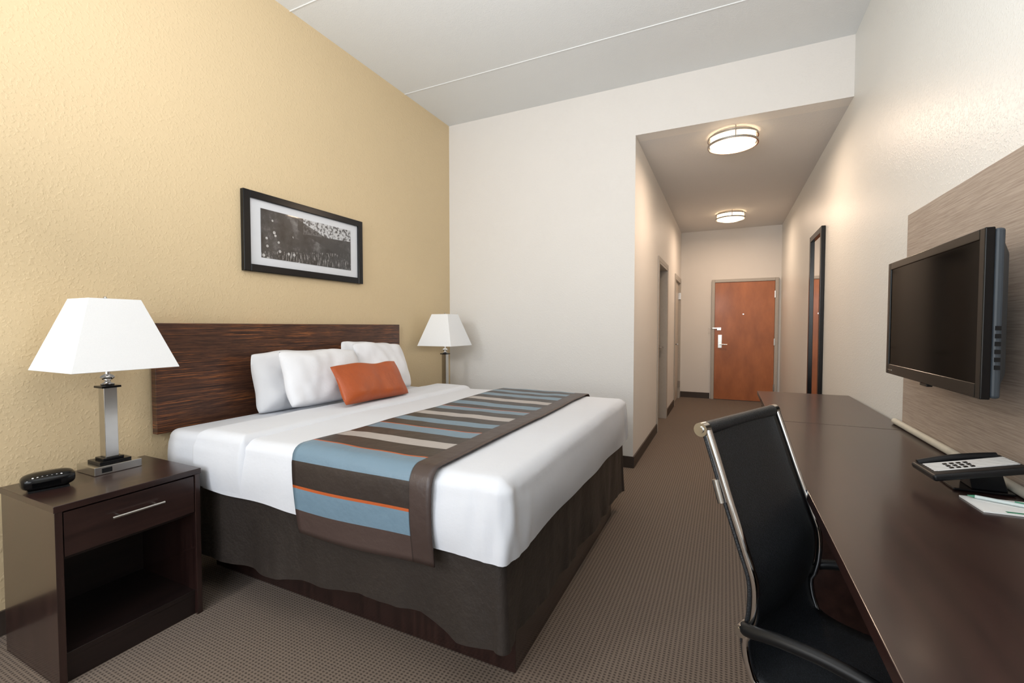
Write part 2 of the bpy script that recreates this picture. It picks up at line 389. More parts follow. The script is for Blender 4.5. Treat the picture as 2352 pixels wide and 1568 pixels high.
# mirror on right wall
mx = XR; e = empty('wall_mirror', (mx, 5.28, 0.45), 'tall black-framed mirror hanging on the hallway wall', 'mirror')
my0, my1, mz0, mz1 = 4.93, 5.56, 0.45, 2.17
mb = MB(); w = 0.055; t = 0.035
mb.box(mx-t, mx-0.002, my0, my0+w, mz0, mz1).box(mx-t, mx-0.002, my1-w, my1, mz0, mz1).box(mx-t, mx-0.002, my0+w, my1-w, mz0, mz0+w).box(mx-t, mx-0.002, my0+w, my1-w, mz1-w, mz1)
mb.done('mirror_frame', M['frame_black'], e, bevel=0.004)
box('mirror_glass', (mx-0.016, mx-0.006, my0+w-0.004, my1-w+0.004, mz0+w-0.004, mz1-w+0.004), M['mirror'], e)

# picture
e = empty('framed_picture', (XL, 2.24, 1.588), 'black-framed monochrome landscape photograph with white mat', 'picture')
py0, py1, pz0, pz1 = 1.752, 2.728, 1.588, 2.078; w = 0.045
mb = MB(); X0, X1 = XL+0.002, XL+0.032
mb.box(X0, X1, py0, py0+w, pz0, pz1).box(X0, X1, py1-w, py1, pz0, pz1).box(X0, X1, py0+w, py1-w, pz0, pz0+w).box(X0, X1, py0+w, py1-w, pz1-w, pz1)
mb.done('picture_frame', M['frame_black'], e, bevel=0.004)
box('mat_board', (XL+0.004, XL+0.016, py0+w-0.003, py1-w+0.003, pz0+w-0.003, pz1-w+0.003), M['mat_board'], e)
box('photo_print', (XL+0.0165, XL+0.0185, 1.872, 2.612, 1.683, 1.987), M['art'], e)

# headboard
hb = MB().box(XL+0.015, XL+0.055, 1.262, 3.135, 0.705, 1.268).done('headboard', M['zebrano'], bevel=0.003)
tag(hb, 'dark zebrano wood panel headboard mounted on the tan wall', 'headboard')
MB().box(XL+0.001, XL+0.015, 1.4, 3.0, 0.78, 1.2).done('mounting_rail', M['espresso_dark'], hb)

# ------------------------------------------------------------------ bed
def rrect(x0, x1, y0, y1, r, nx, ny, nc):
    r = max(min(r, (x1-x0)/2-0.001, (y1-y0)/2-0.001), 0.002); P = []
    def arc(cx, cy, a0):
        for k in range(nc):
            an = a0+(math.pi/2)*k/nc; P.append((cx+r*math.cos(an), cy+r*math.sin(an), math.cos(an), math.sin(an)))
    arc(x1-r, y0+r, -math.pi/2)
    for k in range(ny): P.append((x1, y0+r+(y1-y0-2*r)*k/ny, 1, 0))
    arc(x1-r, y1-r, 0)
    for k in range(nx): P.append((x1-r-(x1-x0-2*r)*k/nx, y1, 0, 1))
    arc(x0+r, y1-r, math.pi/2)
    for k in range(ny): P.append((x0, y1-r-(y1-y0-2*r)*k/ny, -1, 0))
    arc(x0+r, y0+r, math.pi)
    for k in range(nx): P.append((x0+r+(x1-x0-2*r)*k/nx, y0, 0, -1))
    return P
def shell(x0, x1, y0, y1, zbot, ztop, rc, re, disp=None, top=True, nside=10, nx=44, ny=44, nc=8, bulge=0.0):
    bm = bmesh.new(); rings = []
    levels = []
    for i in range(nside): levels.append(('s', i/nside))
    for i in range(7): levels.append(('a', i/6))
    if top:
        half = min(x1-x0, y1-y0)/2-0.02
        nt = 22
        for i in range(1, nt+1): levels.append(('t', re+(half-re)*i/nt))
    for kind, q in levels:
        d = 0 if kind == 's' else (re*(1-math.cos(q*math.pi/2)) if kind == 'a' else q)
        pts = rrect(x0+d, x1-d, y0+d, y1-d, max(rc-d, 0.01), nx, ny, nc); ring = []
        for (x, y, nx_, ny_) in pts:
            zb = zbot(x, y) if callable(zbot) else zbot
            if kind == 's': z = zb+(ztop-re-zb)*q; o = bulge*math.sin(q*math.pi*0.9)
            elif kind == 'a': z = ztop-re+re*math.sin(q*math.pi/2); o = 0
            else: z = ztop; o = 0
            v = Vector((x+nx_*o, y+ny_*o, z))
            if disp: v = disp(v, nx_, ny_, kind, q)
            ring.append(bm.verts.new(v))
        rings.append(ring)
    n = len(rings[0])
    for i in range(len(rings)-1):
        for k in range(n): bm.faces.new((rings[i][k], rings[i][(k+1)%n], rings[i+1][(k+1)%n], rings[i+1][k]))
    if top: bm.faces.new(rings[-1])
    return bm
BX0, BX1, BY0, BY1, BZ = -2.50, -0.60, 1.225, 3.10, 0.765
bed = empty('bed', (-1.55, 2.16, 0), 'king bed with dark base, brown satin skirt and white bedding', 'bed')
mb = MB().box(-2.40, -0.665, 1.43, 2.93, 0.0, 0.235); mb.done('bed_base', M['espresso_v'], bed, bevel=0.003)
MB().box(BX0+0.04, BX1-0.05, BY0+0.05, BY1-0.05, 0.236, 0.50).done('box_spring', M['skirt'], bed, bevel=0.02)
def sk_z(x, y):
    s = (x+2.45)/(1.85)
    near = 0.17+0.11*max(0, min(1, s))**1.3
    if x > -0.95: near -= 0.07*min(1, (x+0.95)/0.15)
    far = 0.13
    k = max(0, min(1, (y-BY0)/(BY1-BY0)))
    return near*(1-k)+far*k+0.010*noise.noise(Vector((x*5, y*5, 0)))
def sk_d(v, nx_, ny_, kind, q):
    if kind == 's':
        lo = 1-q
        w = (noise.noise(Vector((v.x*5, v.y*5, 3)))*0.035+noise.noise(Vector((v.x*14, v.y*14, v.z*3)))*0.014)*lo
        corner = abs(nx_*ny_)*2
        v.x += nx_*(w+0.02*lo*corner); v.y += ny_*(w+0.02*lo*corner)
    return v
bm = shell(BX0+0.02, BX1-0.022, BY0+0.022, BY1-0.022, sk_z, 0.56, 0.035, 0.02, sk_d, top=False, nx=90, ny=90)
o = MB(); o.bm.free(); o.bm = bm; o.done('bed_skirt', M['skirt'], bed, smooth=80)
def m_d(v, nx_, ny_, kind, q):
    a_ = noise.noise(v*4)*0.004
    if kind == 's': v.x += nx_*a_; v.y += ny_*a_
    return v
bm = shell(BX0+0.02, BX1-0.03, BY0+0.025, BY1-0.02, 0.50, BZ-0.018, 0.045, 0.04, m_d, bulge=0.010)
o = MB(); o.bm.free(); o.bm = bm; o.done('mattress', M['linen'], bed, smooth=80)
# duvet
def hemz(x, y):
    z = 0.515+0.012*noise.noise(Vector((x*3, y*3, 7)))
    if y > 2.0: z -= 0.03*(y-2.0)
    return z
def dv_side(v):   # displacement common to duvet and runner
    return noise.noise(Vector((v.x*3.2, v.y*3.2, v.z*5)))*0.010
def dv_d(v, nx_, ny_, kind, q):
    if kind == 's' or (kind == 'a' and q < 0.5):
        lo = 1-q if kind == 's' else 0.3
        w = dv_side(v)*(0.4+lo)
        # tucked creases around the foot corners
        dc = min(math.hypot(v.x-BX1, v.y-BY0), math.hypot(v.x-BX1, v.y-BY1))
        cr = max(0, 1-dc/0.22)
        w += cr*0.010*noise.noise(Vector((v.x*22, v.y*22, v.z*6)))*2
        v.x += nx_*(w+0.01*lo); v.y += ny_*(w+0.012*lo)
    else:
        v.z += noise.noise(Vector((v.x*2.4, v.y*2.4, 0)))*0.006
    return v
DX0 = -2.17
bm = shell(DX0, BX1, BY0, BY1, hemz, BZ, 0.045, 0.055, dv_d, nx=110, ny=90, bulge=0.012)
dl = [f for f in bm.faces if f.calc_center_median().x < DX0+0.03 and f.calc_center_median().z < BZ-0.022]
bmesh.ops.delete(bm, geom=dl, context='FACES')
o = MB(); o.bm.free(); o.bm = bm; dv = o.done('duvet', M['linen'], bed, smooth=80)
dv['label'] = 'white duvet with folded cuff'
# turned-down cuff: second thin layer
bm = shell(DX0-0.012, -1.84, BY0-0.014, BY1+0.014, lambda x, y: 0.53+0.01*noise.noise(Vector((x*5, y*5, 1))), BZ+0.018, 0.02, 0.05, lambda v, a_, b_, k, q: (v+Vector((a_, b_, 0))*dv_side(v)*0.8 if k == 's' else v+Vector((0, 0, 0.004*noise.noise(v*6)))), nx=30, ny=60, bulge=0.012)
dl = [f for f in bm.faces if (f.calc_center_median().x < DX0+0.01 or f.calc_center_median().x > -1.852) and f.calc_center_median().z < BZ-0.03 and BY0+0.04 < f.calc_center_median().y < BY1-0.04]
bmesh.ops.delete(bm, geom=dl, context='FACES')
o = MB(); o.bm.free(); o.bm = bm; o.done('folded_cuff', M['linen'], dv, smooth=80)

# runner
def runner():
    bm = bmesh.new(); uvl = bm.loops.layers.uv.new('UVMap')
    off = 0.010; R = 0.055
    path = []
    zb = 0.455
    n1 = 14
    y0 = BY0-0.018; y1 = BY1+0.018; zt = BZ+off
    for i in range(n1+1):
        q = i/n1; path.append((y0-0.010*(1-q)-0.008*math.sin(q*math.pi*0.9), zb+(zt-R-zb)*q))
    for i in range(1, 8):
        an = i/7*math.pi/2; path.append((y0+R-R*math.cos(an), zt-R+R*math.sin(an)))
    nt = 60
    for i in range(1, nt): path.append((y0+R+(y1-y0-2*R)*i/nt, zt))
    for i in range(0, 8):
        an = i/7*math.pi/2; path.append((y1-R+R*math.sin(an), zt-R+R*math.cos(an)))
    for i in range(1, n1+1):
        q = i/n1; path.append((y1+0.01*q, zt-R-(zt-R-zb)*q))
    S = [0]
    for i in range(1, len(path)): S.append(S[-1]+math.hypot(path[i][0]-path[i-1][0], path[i][1]-path[i-1][1]))
    nx = 30; grid = []
    for i, (y, z) in enumerate(path):
        row = []
        drop = max(0, (BZ-z)/0.3)
        xa = -1.53+0.05*drop; xb = -0.865+0.015*drop
        for k in range(nx+1):
            x = xa+(xb-xa)*k/nx
            v = Vector((x, y, z))
            if z < BZ-0.03:
                w = dv_side(Vector((x, BY0, z)))*0.9*(0.4+drop*0.8)
                v.y += -w if y < 2 else w
                v.z -= 0.012*drop*math.sin(k/nx*5)*0.6
            else:
                v.z += noise.noise(Vector((x*2.4, y*2.4, 0)))*0.006+0.002
                v.z += 0.003*noise.noise(Vector((x*9, y*4, 4)))
            row.append(bm.verts.new(v))
        grid.append(row)
    for i in range(len(path)-1):
        for k in range(nx):
            f = bm.faces.new((grid[i][k], grid[i][k+1], grid[i+1][k+1], grid[i+1][k]))
            for lp, (ii, kk) in zip(f.loops, ((i, k), (i, k+1), (i+1, k+1), (i+1, k))):
                lp[uvl].uv = (S[ii]/2.6, kk/nx)
    o = MB(); o.bm.free(); o.bm = bm
    ob = o.done('bed_runner', M['runner'], smooth=80)
    sm = ob.modifiers.new('thick', 'SOLIDIFY'); sm.thickness = 0.005; sm.offset = 1
    return ob
tag(runner(), 'brown, blue and ivory striped satin runner draped across the bed', 'bed runner')

# pillows
def pillow(name, cy, bx, zb, W, H, T, lean, yaw, roll, mat, seed, label, cat='pillow', group=None, pinch=0.0, wr_amp=1.0):
    bm = bmesh.new(); N = 44; grids = []
    for side in (1, -1):
        g = []
        for i in range(N+1):
            r = []
            for j in range(N+1):
                u = -1+2*i/N; v = -1+2*j/N
                eu = max(0, 1-abs(u)**3.0); ev = max(0, 1-abs(v)**3.0)
                th = T/2*(eu**0.55)*(ev**0.55)
                rc = 0.03*(abs(u)**6)*(abs(v)**6)
                x = W/2*u*(1-pinch*(1-v*v)*abs(u)**3)*(1-rc); y = H/2*v*(1-pinch*(1-u*u)*abs(v)**3)*(1-rc*1.6)
                ee = (1-max(abs(u), abs(v)))
                wr = noise.noise(Vector((x*5+seed, y*6, side*2)))*0.024*min(1, ee*4)+noise.noise(Vector((x*14+seed, y*12, side)))*0.009*min(1, ee*8)
                th2 = th+wr*wr_amp
                th2 *= 1-0.22*v
                r.append(bm.verts.new((x, y, side*max(th2, 0.0))))
            g.append(r)
        grids.append(g)
        for i in range(N):
            for j in range(N): bm.faces.new((g[i][j], g[i+1][j], g[i+1][j+1], g[i][j+1]))
    bmesh.ops.remove_doubles(bm, verts=bm.verts, dist=0.0006)
    for v in bm.verts:
        v.co.y += 0.02*noise.noise(Vector((v.co.x*5+seed, 0, 3)))*(v.co.y/H+0.5)
        v.co.x += 0.012*noise.noise(Vector((v.co.y*7+seed, 2, 3)))
    Lr, Yw, Rl = math.radians(lean), math.radians(yaw), math.radians(roll)
    base = Matrix(((0, -math.sin(Lr), math.cos(Lr), 0), (1, 0, 0, 0), (0, math.cos(Lr), math.sin(Lr), 0), (0, 0, 0, 1)))
    m = Matrix.Rotation(Yw, 4, 'Z') @ base @ Matrix.Rotation(Rl, 4, 'Z')
    bmesh.ops.transform(bm, matrix=m, verts=bm.verts)
    zmin = min(v.co.z for v in bm.verts)
    lo = [v.co.x for v in bm.verts if v.co.z < zmin+0.03]; lowx = sum(lo)/len(lo)
    bmesh.ops.translate(bm, vec=(bx-lowx, cy, zb-zmin), verts=bm.verts)
    o = MB(); o.bm.free(); o.bm = bm
    ob = o.done(name, mat, smooth=80); tag(ob, label, cat)
    if group: ob['group'] = group
    return ob
PZ = BZ+0.002
pillow('pillow', 1.985, -2.41, BZ-0.016, 0.63, 0.355, 0.15, 10, 0, 0, M['pillow'], 1.0, 'white bed pillow leaning on the headboard', group='white bed pillows')
pillow('pillow', 2.015, -2.215, PZ+0.014, 0.58, 0.335, 0.16, 20, 0, -1, M['pillow'], 5.0, 'white bed pillow leaning on another white pillow', group='white bed pillows')
pillow('pillow', 2.65, -2.43, BZ-0.016, 0.60, 0.37, 0.13, 8, 0, -4, M['pillow'], 9.0, 'white bed pillow leaning on the headboard', group='white bed pillows')
pillow('pillow', 2.585, -2.245, PZ+0.014, 0.52, 0.36, 0.14, 20, 2, -3, M['pillow'], 13.0, 'white bed pillow leaning on another white pillow', group='white bed pillows')
pillow('throw_pillow', 2.20, -2.0, PZ+0.02, 0.60, 0.265, 0.10, 30, 2, -1, M['orange'], 21.0, 'burnt orange satin lumbar pillow leaning on white pillows', 'throw pillow', pinch=0.05, wr_amp=0.5)

# ------------------------------------------------------------------ nightstand
def nightstand():
    x0, x1, y0, y1, H = -2.49, -2.05, 0.69, 1.165, 0.638
    e = empty('nightstand', ((x0+x1)/2, (y0+y1)/2, 0), 'espresso wood nightstand with one drawer and open shelf beside the bed', 'nightstand', group='nightstands by the bed')
    t = 0.024
    for ya, yb in ((y0+0.003, y0+t), (y1-t, y1-0.003)):
        MB().box(x0, x1-0.003, ya, yb, 0, H-t).done('side_panel', M['espresso_v'], e, bevel=0.0015)
    MB().box(x0, x0+0.012, y0+t, y1-t, 0.03, H-t).done('back_panel', M['espresso_dark'], e)
    MB().box(x0+0.012, x1-0.02, y0+t, y1-t, 0.085, 0.105).done('shelf', M['espresso_dark'], e, bevel=0.001)
    MB().box(x0+0.012, x1-0.03, y0+t, y1-t, 0.435, 0.45).done('drawer_bottom', M['espresso_dark'], e, bevel=0.001)
    MB().box(x1-0.04, x1-0.022, y0+t, y1-t, 0.0, 0.085).done('toe_kick', M['espresso_dark'], e)
    MB().box(x0-0.002, x1, y0, y1, H-t, H).done('top', M['espresso'], e, bevel=0.002)
    dr = MB().box(x1-0.024, x1-0.005, y0+t+0.003, y1-t-0.003, 0.452, H-t-0.006).done('drawer', M['espresso'], e, bevel=0.0015)
    yc = (y0+y1)/2; hz = 0.545
    MB().tube([(x1+0.022, yc-0.085, hz), (x1+0.022, yc+0.085, hz)], 0.0055, 12).tube([(x1-0.006, yc-0.06, hz), (x1+0.022, yc-0.06, hz)], 0.004, 8).tube([(x1-0.006, yc+0.06, hz), (x1+0.022, yc+0.06, hz)], 0.004, 8).done('drawer_handle', M['chrome'], dr, smooth=40)
    return e
def copytree(ob, off):
    def rec(o, newp):
        c = o.copy(); COL.objects.link(c)
        if newp is not None:
            inv = o.matrix_parent_inverse.copy(); loc = Vector(o.location)
            c.parent = newp; c.matrix_parent_inverse = inv; c.location = loc
        else: c.location = Vector(o.location)+Vector(off)
        for k in o.children: rec(k, c)
        return c
    return rec(ob, None)
ns = nightstand()
# lamp
def lamp():
    cx, cy, z0 = -2.388, 0.988, 0.6385
    e = empty('table_lamp', (cx, cy, z0), 'nickel column table lamp with white tapered square shade on the nightstand', 'lamp', group='bedside lamps')
    MB().box(cx-0.075, cx+0.075, cy-0.082, cy+0.082, z0, z0+0.034).done('base', M['chrome'], e, bevel=0.002)
    MB().box(cx+0.075, cx+0.077, cy-0.058, cy-0.024, z0+0.008, z0+0.027).done('outlet', M['black_matte'], e)
    MB().box(cx-0.052, cx+0.052, cy-0.055, cy+0.055, z0+0.034, z0+0.046).box(cx-0.035, cx+0.035, cy-0.036, cy+0.036, z0+0.046, z0+0.056).done('black_plinth', M['black_gloss'], e, bevel=0.0015)
    MB().box(cx-0.034, cx+0.034, cy-0.034, cy+0.034, 0.990, 0.999).done('black_collar', M['black_gloss'], e, bevel=0.0015)
    MB().frustum(cx, cy, z0+0.056, 0.990, 0.046, 0.046, 0.046, 0.046).done('column', M['chrome'], e, bevel=0.0015)
    MB().lathe(cx, cy, [(0, 0.999), (0.022, 0.999), (0.024, 1.006), (0.012, 1.012), (0.010, 1.02), (0.020, 1.026), (0.026, 1.034), (0.020, 1.042), (0.009, 1.048), (0.009, 1.10), (0.014, 1.10), (0.014, 1.14), (0, 1.14)], 24).done('neck', M['chrome_shiny'], e, smooth=50)
    MB().lathe(cx, cy, [(0, 1.14), (0.014, 1.142), (0.028, 1.17), (0.030, 1.19), (0.022, 1.215), (0, 1.225)], 20).done('bulb', M['shade'], e, smooth=60)
    zb, zt = 1.073, 1.366; b, tp = 0.368, 0.178
    sh = MB().frustum(cx, cy, zb, zt, b, b, tp, tp, caps=False).done('lamp_shade', M['shade'], e)
    sm = sh.modifiers.new('s', 'SOLIDIFY'); sm.thickness = 0.003; sm.offset = -1
    MB().tube([(cx-tp/2, cy, zt-0.01), (cx+tp/2, cy, zt-0.01)], 0.002, 6).tube([(cx, cy-tp/2, zt-0.01), (cx, cy+tp/2, zt-0.01)], 0.002, 6).tube(
        [(cx, cy-0.012, 1.10), (cx, cy-0.06, 1.18), (cx, cy-0.05, 1.30), (cx, cy, zt-0.01), (cx, cy+0.05, 1.30), (cx, cy+0.06, 1.18), (cx, cy+0.012, 1.10)], 0.002, 6).done('harp', M['chrome'], e, smooth=50)
    MB().lathe(cx, cy, [(0, zt-0.01), (0.006, zt-0.006), (0.004, zt), (0.008, zt+0.005), (0.005, zt+0.012), (0, zt+0.014)], 16).done('finial', M['chrome'], e, smooth=50)
    return e
lp = lamp()
DY = 2.568
ns2 = copytree(ns, (0, DY, 0)); lp2 = copytree(lp, (0, DY, 0))
l = bpy.data.lights.new('far_bulb', 'POINT'); l.energy = 0.6; l.color = (1, 0.93, 0.8); l.shadow_soft_size = 0.03
lo = bpy.data.objects.new('bulb_light', l); COL.objects.link(lo); lo.location = (-2.388, 0.988+DY, 1.25); adopt(lo, lp2)

# clock radio
CX, CY = -2.315, 0.768
e = empty('clock_radio', (CX, CY, 0.6385), 'black rounded clock radio on the nightstand', 'clock')
bm = bmesh.new()
bmesh.ops.create_uvsphere(bm, u_segments=48, v_segments=28, radius=1.0)
for v in bm.verts:
    x, y, z = v.co
    f = lambda c, p: math.copysign(abs(c)**p, c)
    X, Y, Z = f(x, 0.6)*0.046, f(y, 0.6)*0.074, f(z, 0.6)*0.030
    if X > 0 and Z > 0: Z *= 1-0.3*X/0.046
    v.co = (X, Y, Z+0.032)
ROT = Matrix.Rotation(math.radians(-14), 4, 'Z')
xf = Matrix.Translation((CX, CY, 0.6405)) @ ROT
o = MB(); o.bm.free(); o.bm = bm; o.done('clock_body', M['black_gloss'], e, smooth=60, xf=xf)
for k in range(7): MB().tube([(0.030, -0.042+k*0.0125, 0.047), (0.034, -0.042+k*0.0125, 0.052)], 0.0028, 10).done('button', M['white_mark'], e, smooth=40, xf=xf)
MB().box(-0.035, 0.035, -0.055, 0.055, 0.0, 0.006).done('clock_foot', M['black_matte'], e, xf=Matrix.Translation((CX, CY, 0.6385)) @ ROT)
MB().box(0.040, 0.0475, -0.045, 0.03, 0.018, 0.034).done('display', M['screen'], e, xf=xf)

# ------------------------------------------------------------------ desk & dresser
DXF, DXB, DT = 0.228, XR-0.013, 0.76
e = empty('desk', (0.52, 1.5, 0), 'long espresso laminate writing desk along the wall', 'desk')
MB().box(DXF, DXB, 0.35, 2.698, DT-0.03, DT).done('desk_top', M['desk'], e, bevel=0.002)
for ya, yb in ((0.38, 0.41), (2.66, 2.69)):
    MB().box(DXF+0.03, DXB, ya, yb, 0, DT-0.03).done('end_panel', M['espresso_v'], e, bevel=0.002)
MB().box(DXB-0.045, DXB-0.025, 0.41, 1.99, 0.0, DT-0.03).done('modesty_panel', M['espresso'], e, bevel=0.002)
MB().box(DXF+0.05, DXB-0.005, 2.0, 2.655, 0.0, DT-0.032).done('pedestal_cabinet', M['espresso'], e, bevel=0.002)
MB().box(DXF+0.06, DXF+0.08, 0.41, 1.995, DT-0.075, DT-0.03).done('apron', M['espresso'], e, bevel=0.002)
e = empty('dresser', (0.52, 3.3, 0), 'low espresso dresser with drawers joined to the desk end', 'dresser')
MB().box(DXF, DXB, 2.702, 3.895, DT-0.03, DT).done('dresser_top', M['desk'], e, bevel=0.002)
mb = MB().box(DXF+0.03, DXB, 2.705, 2.73, 0, DT-0.03).box(DXF+0.03, DXB, 3.865, 3.89, 0, DT-0.03).box(DXF+0.03, DXB-0.02, 3.285, 3.31, 0, DT-0.03).box(DXB-0.02, DXB, 2.73, 3.865, 0, DT-0.03).box(DXF+0.05, DXB-0.02, 2.73, 3.285, 0.06, 0.08).box(DXF+0.05, DXB-0.02, 3.31, 3.865, 0.06, 0.08).box(DXF+0.06, DXF+0.08, 2.73, 3.865, 0, 0.06)
mb.done('dresser_body', M['espresso_v'], e, bevel=0.001)
for (ya, yb) in ((2.733, 3.282), (3.313, 3.862)):
    for k in range(3):
        za = 0.085+k*0.213
        dr = MB().box(DXF+0.03, DXF+0.05, ya, yb, za, za+0.208).done('drawer', M['espresso'], e, bevel=0.0015)
        ym = (ya+yb)/2
        MB().tube([(DXF+0.006, ym-0.08, za+0.12), (DXF+0.006, ym+0.08, za+0.12)], 0.005, 10).tube([(DXF+0.006, ym-0.06, za+0.12), (DXF+0.03, ym-0.06, za+0.12)], 0.004, 8).tube([(DXF+0.006, ym+0.06, za+0.12), (DXF+0.03, ym+0.06, za+0.12)], 0.004, 8).done('drawer_handle', M['chrome'], dr, smooth=40)

# wall panel + raceway
wp = MB().box(XR-0.018, XR-0.001, 0.3, 2.815, DT+0.002, 1.79).done('wall_panel', M['panel'], bevel=0.001)
tag(wp, 'taupe streaked laminate panel fixed to the wall above the desk', 'wall panel')
mb = MB().tube([(XR-0.034, 2.86, DT+0.015), (XR-0.034, 0.4, DT+0.015)], 0.0145, 16)
rw = mb.done('cable_cover', M['raceway'], smooth=50)
tag(rw, 'cream plastic cable cover lying along the back of the desk', 'cable cover')

# TV
e = empty('television', (0.70, 2.11, 1.045), 'black flat-screen television on a wall mount above the desk', 'television')
tx, ty0, ty1, tz0, tz1 = 0.650, 1.702, 2.522, 1.045, 1.527
mb = MB(); fw = 0.03
mb.box(tx, tx+0.022, ty0, ty0+fw, tz0, tz1).box(tx, tx+0.022, ty1-fw, ty1, tz0, tz1).box(tx, tx+0.022, ty0+fw, ty1-fw, tz0, tz0+0.042).box(tx, tx+0.022, ty0+fw, ty1-fw, tz1-fw, tz1)
mb.done('bezel', M['black_gloss'], e, bevel=0.003)
box('screen', (tx+0.004, tx+0.016, ty0+fw-0.002, ty1-fw+0.002, tz0+0.04, tz1-fw+0.002), M['screen'], e)
MB().box(tx+0.022, tx+0.045, ty0+0.002, ty1-0.002, tz0+0.003, tz1-0.003).done('rear_housing', M['grey_plastic'], e, bevel=0.008)
P = []
for (x, i_) in ((tx+0.045, 0.02), (tx+0.075, 0.06)):
    for (yy, zz) in ((ty0+i_, tz0+i_), (ty1-i_, tz0+i_), (ty1-i_, tz1-i_), (ty0+i_, tz1-i_)): P.append((x, yy, zz))
MB().hexa(P).done('rear_bulge', M['grey_plastic'], e, bevel=0.01)
mb = MB()
for k in range(6): mb.box(tx+0.028, tx+0.040, ty0-0.0005, ty0+0.003, 1.13+k*0.022, 1.142+k*0.022)
mb.done('side_ports', M['black_matte'], e)
MB().box(tx-0.001, tx+0.0, 2.445, 2.49, tz0+0.016, tz0+0.020).done('bezel_badge', M['chrome'], e)
MB().box(tx+0.002, tx+0.02, 2.08, 2.14, tz0-0.010, tz0).done('sensor', M['black_gloss'], e, bevel=0.002)
MB().box(XR-0.030, XR-0.018, 1.98, 2.24, 1.17, 1.41).box(tx+0.075, XR-0.03, 2.05, 2.08, 1.2, 1.38).box(tx+0.075, XR-0.03, 2.14, 2.17, 1.2, 1.38).done('wall_mount', M['black_matte'], e)

# phone
e = empty('telephone', (0.66, 1.80, DT), 'slim black hotel telephone with white faceplate on a stand', 'telephone')
px = Matrix.Translation((0.70, 1.80, DT+0.001))
MB().box(-0.075, 0.062, -0.03, 0.07, 0, 0.007).done('phone_base', M['black_gloss'], e, bevel=0.002, xf=px)
MB().hexa([(-0.03,-0.02,0.007),(0.05,-0.02,0.007),(0.05,0.06,0.007),(-0.03,0.06,0.007),(-0.04,-0.03,0.052),(0.03,-0.03,0.068),(0.03,0.04,0.068),(-0.04,0.04,0.052)]).done('phone_stand', M['black_matte'], e, bevel=0.003, xf=px)
px2 = Matrix.Translation((0.655, 1.765, DT+0.064)) @ Matrix.Rotation(math.radians(-13), 4, 'Y') @ Matrix.Rotation(math.radians(3), 4, 'Z')
MB().box(-0.108, 0.108, -0.075, 0.075, 0, 0.020).done('phone_body', M['black_matte'], e, bevel=0.007, xf=px2)
MB().box(-0.090, 0.100, -0.040, 0.038, 0.020, 0.0212).done('faceplate', M['faceplate'], e, xf=px2)
for i in range(4):
    for j in range(3): MB().box(-0.050+i*0.016, -0.041+i*0.016, -0.032+j*0.02, -0.022+j*0.02, 0.0212, 0.0235).done('key', M['black_gloss'], e, xf=px2)
mb = MB().tube(smoothpts([(-0.095, 0.060, 0.018), (-0.05, 0.060, 0.022), (0.0, 0.060, 0.024), (0.05, 0.060, 0.022), (0.095, 0.060, 0.018)]), 0.011, 14)
mb.done('handset', M['black_matte'], e, smooth=60, xf=px2)
# notepad and pens
nx_f = Matrix.Translation((0.69, 1.655, DT+0.0005)) @ Matrix.Rotation(math.radians(3), 4, 'Z')
np_ = MB().box(-0.07, 0.07, -0.06, 0.06, 0, 0.004).done('notepad', M['paper'], xf=nx_f)
tag(np_, 'white notepad with green print lying on the desk', 'notepad')
MB().box(-0.02, 0.06, -0.055, -0.045, 0.004, 0.0045).done('printed_line', M['green'], np_, xf=nx_f)
pe = empty('pen', (0.70, 1.67, DT+0.005), 'frosted pen with green tip lying on the notepad', 'pen')
pm = Matrix.Translation((0.70, 1.672, DT+0.0102)) @ Matrix.Rotation(math.radians(-22), 4, 'Z')
MB().tube([(-0.06, 0, 0), (0.055, 0, 0)], 0.005, 12).done('barrel', M['pen'], pe, smooth=40, xf=pm)
MB().tube([(-0.06, 0, 0), (-0.075, 0, 0)], [0.0045, 0.001], 12).done('pen_tip', M['green'], pe, smooth=40, xf=pm)
MB().box(0.015, 0.055, -0.0015, 0.0015, 0.005, 0.008).done('clip', M['green'], pe, xf=pm)

# ------------------------------------------------------------------ office chair
O = Vector((0.049, 1.443, 0)); dF = Vector((0.8965, -0.443, 0)); dW = Vector((0.443, 0.8965, 0))
def L(t, w, z): return O+dF*t+dW*w+Vector((0, 0, z))
ch = empty('office_chair', L(0.34, 0, 0), 'black mesh office chair with chrome rails pulled up to the desk', 'chair')
prof = [(0.0, 0.985), (0.028, 0.905), (0.057, 0.82), (0.098, 0.706), (0.120, 0.64), (0.121, 0.565), (0.108, 0.48), (0.135, 0.405), (0.22, 0.385), (0.35, 0.395), (0.48, 0.415), (0.55, 0.405), (0.585, 0.37)]
pp = smoothpts([(a_, 0, b_) for a_, b_ in prof], 5)
HW = 0.211
bm = bmesh.new(); rows = []
for p in pp:
    row = []
    for k in range(13):
        s = -1+2*k/12
        sag = 0.010*(1-s*s)
        row.append(bm.verts.new(L(p.x-0.004+(sag if p.z > 0.5 else 0), s*(HW+0.006), p.z+0.006*(p.z <= 0.5)-(sag if p.z <= 0.5 else 0))))
    rows.append(row)
for i in range(len(rows)-1):
    for k in range(12): bm.faces.new((rows[i][k], rows[i][k+1], rows[i+1][k+1], rows[i+1][k]))
o = MB(); o.bm.free(); o.bm = bm; sl = o.done('mesh_seat_and_backrest', M['mesh'], ch, smooth=80)
sm = sl.modifiers.new('s', 'SOLIDIFY'); sm.thickness = 0.006; sm.offset = 0
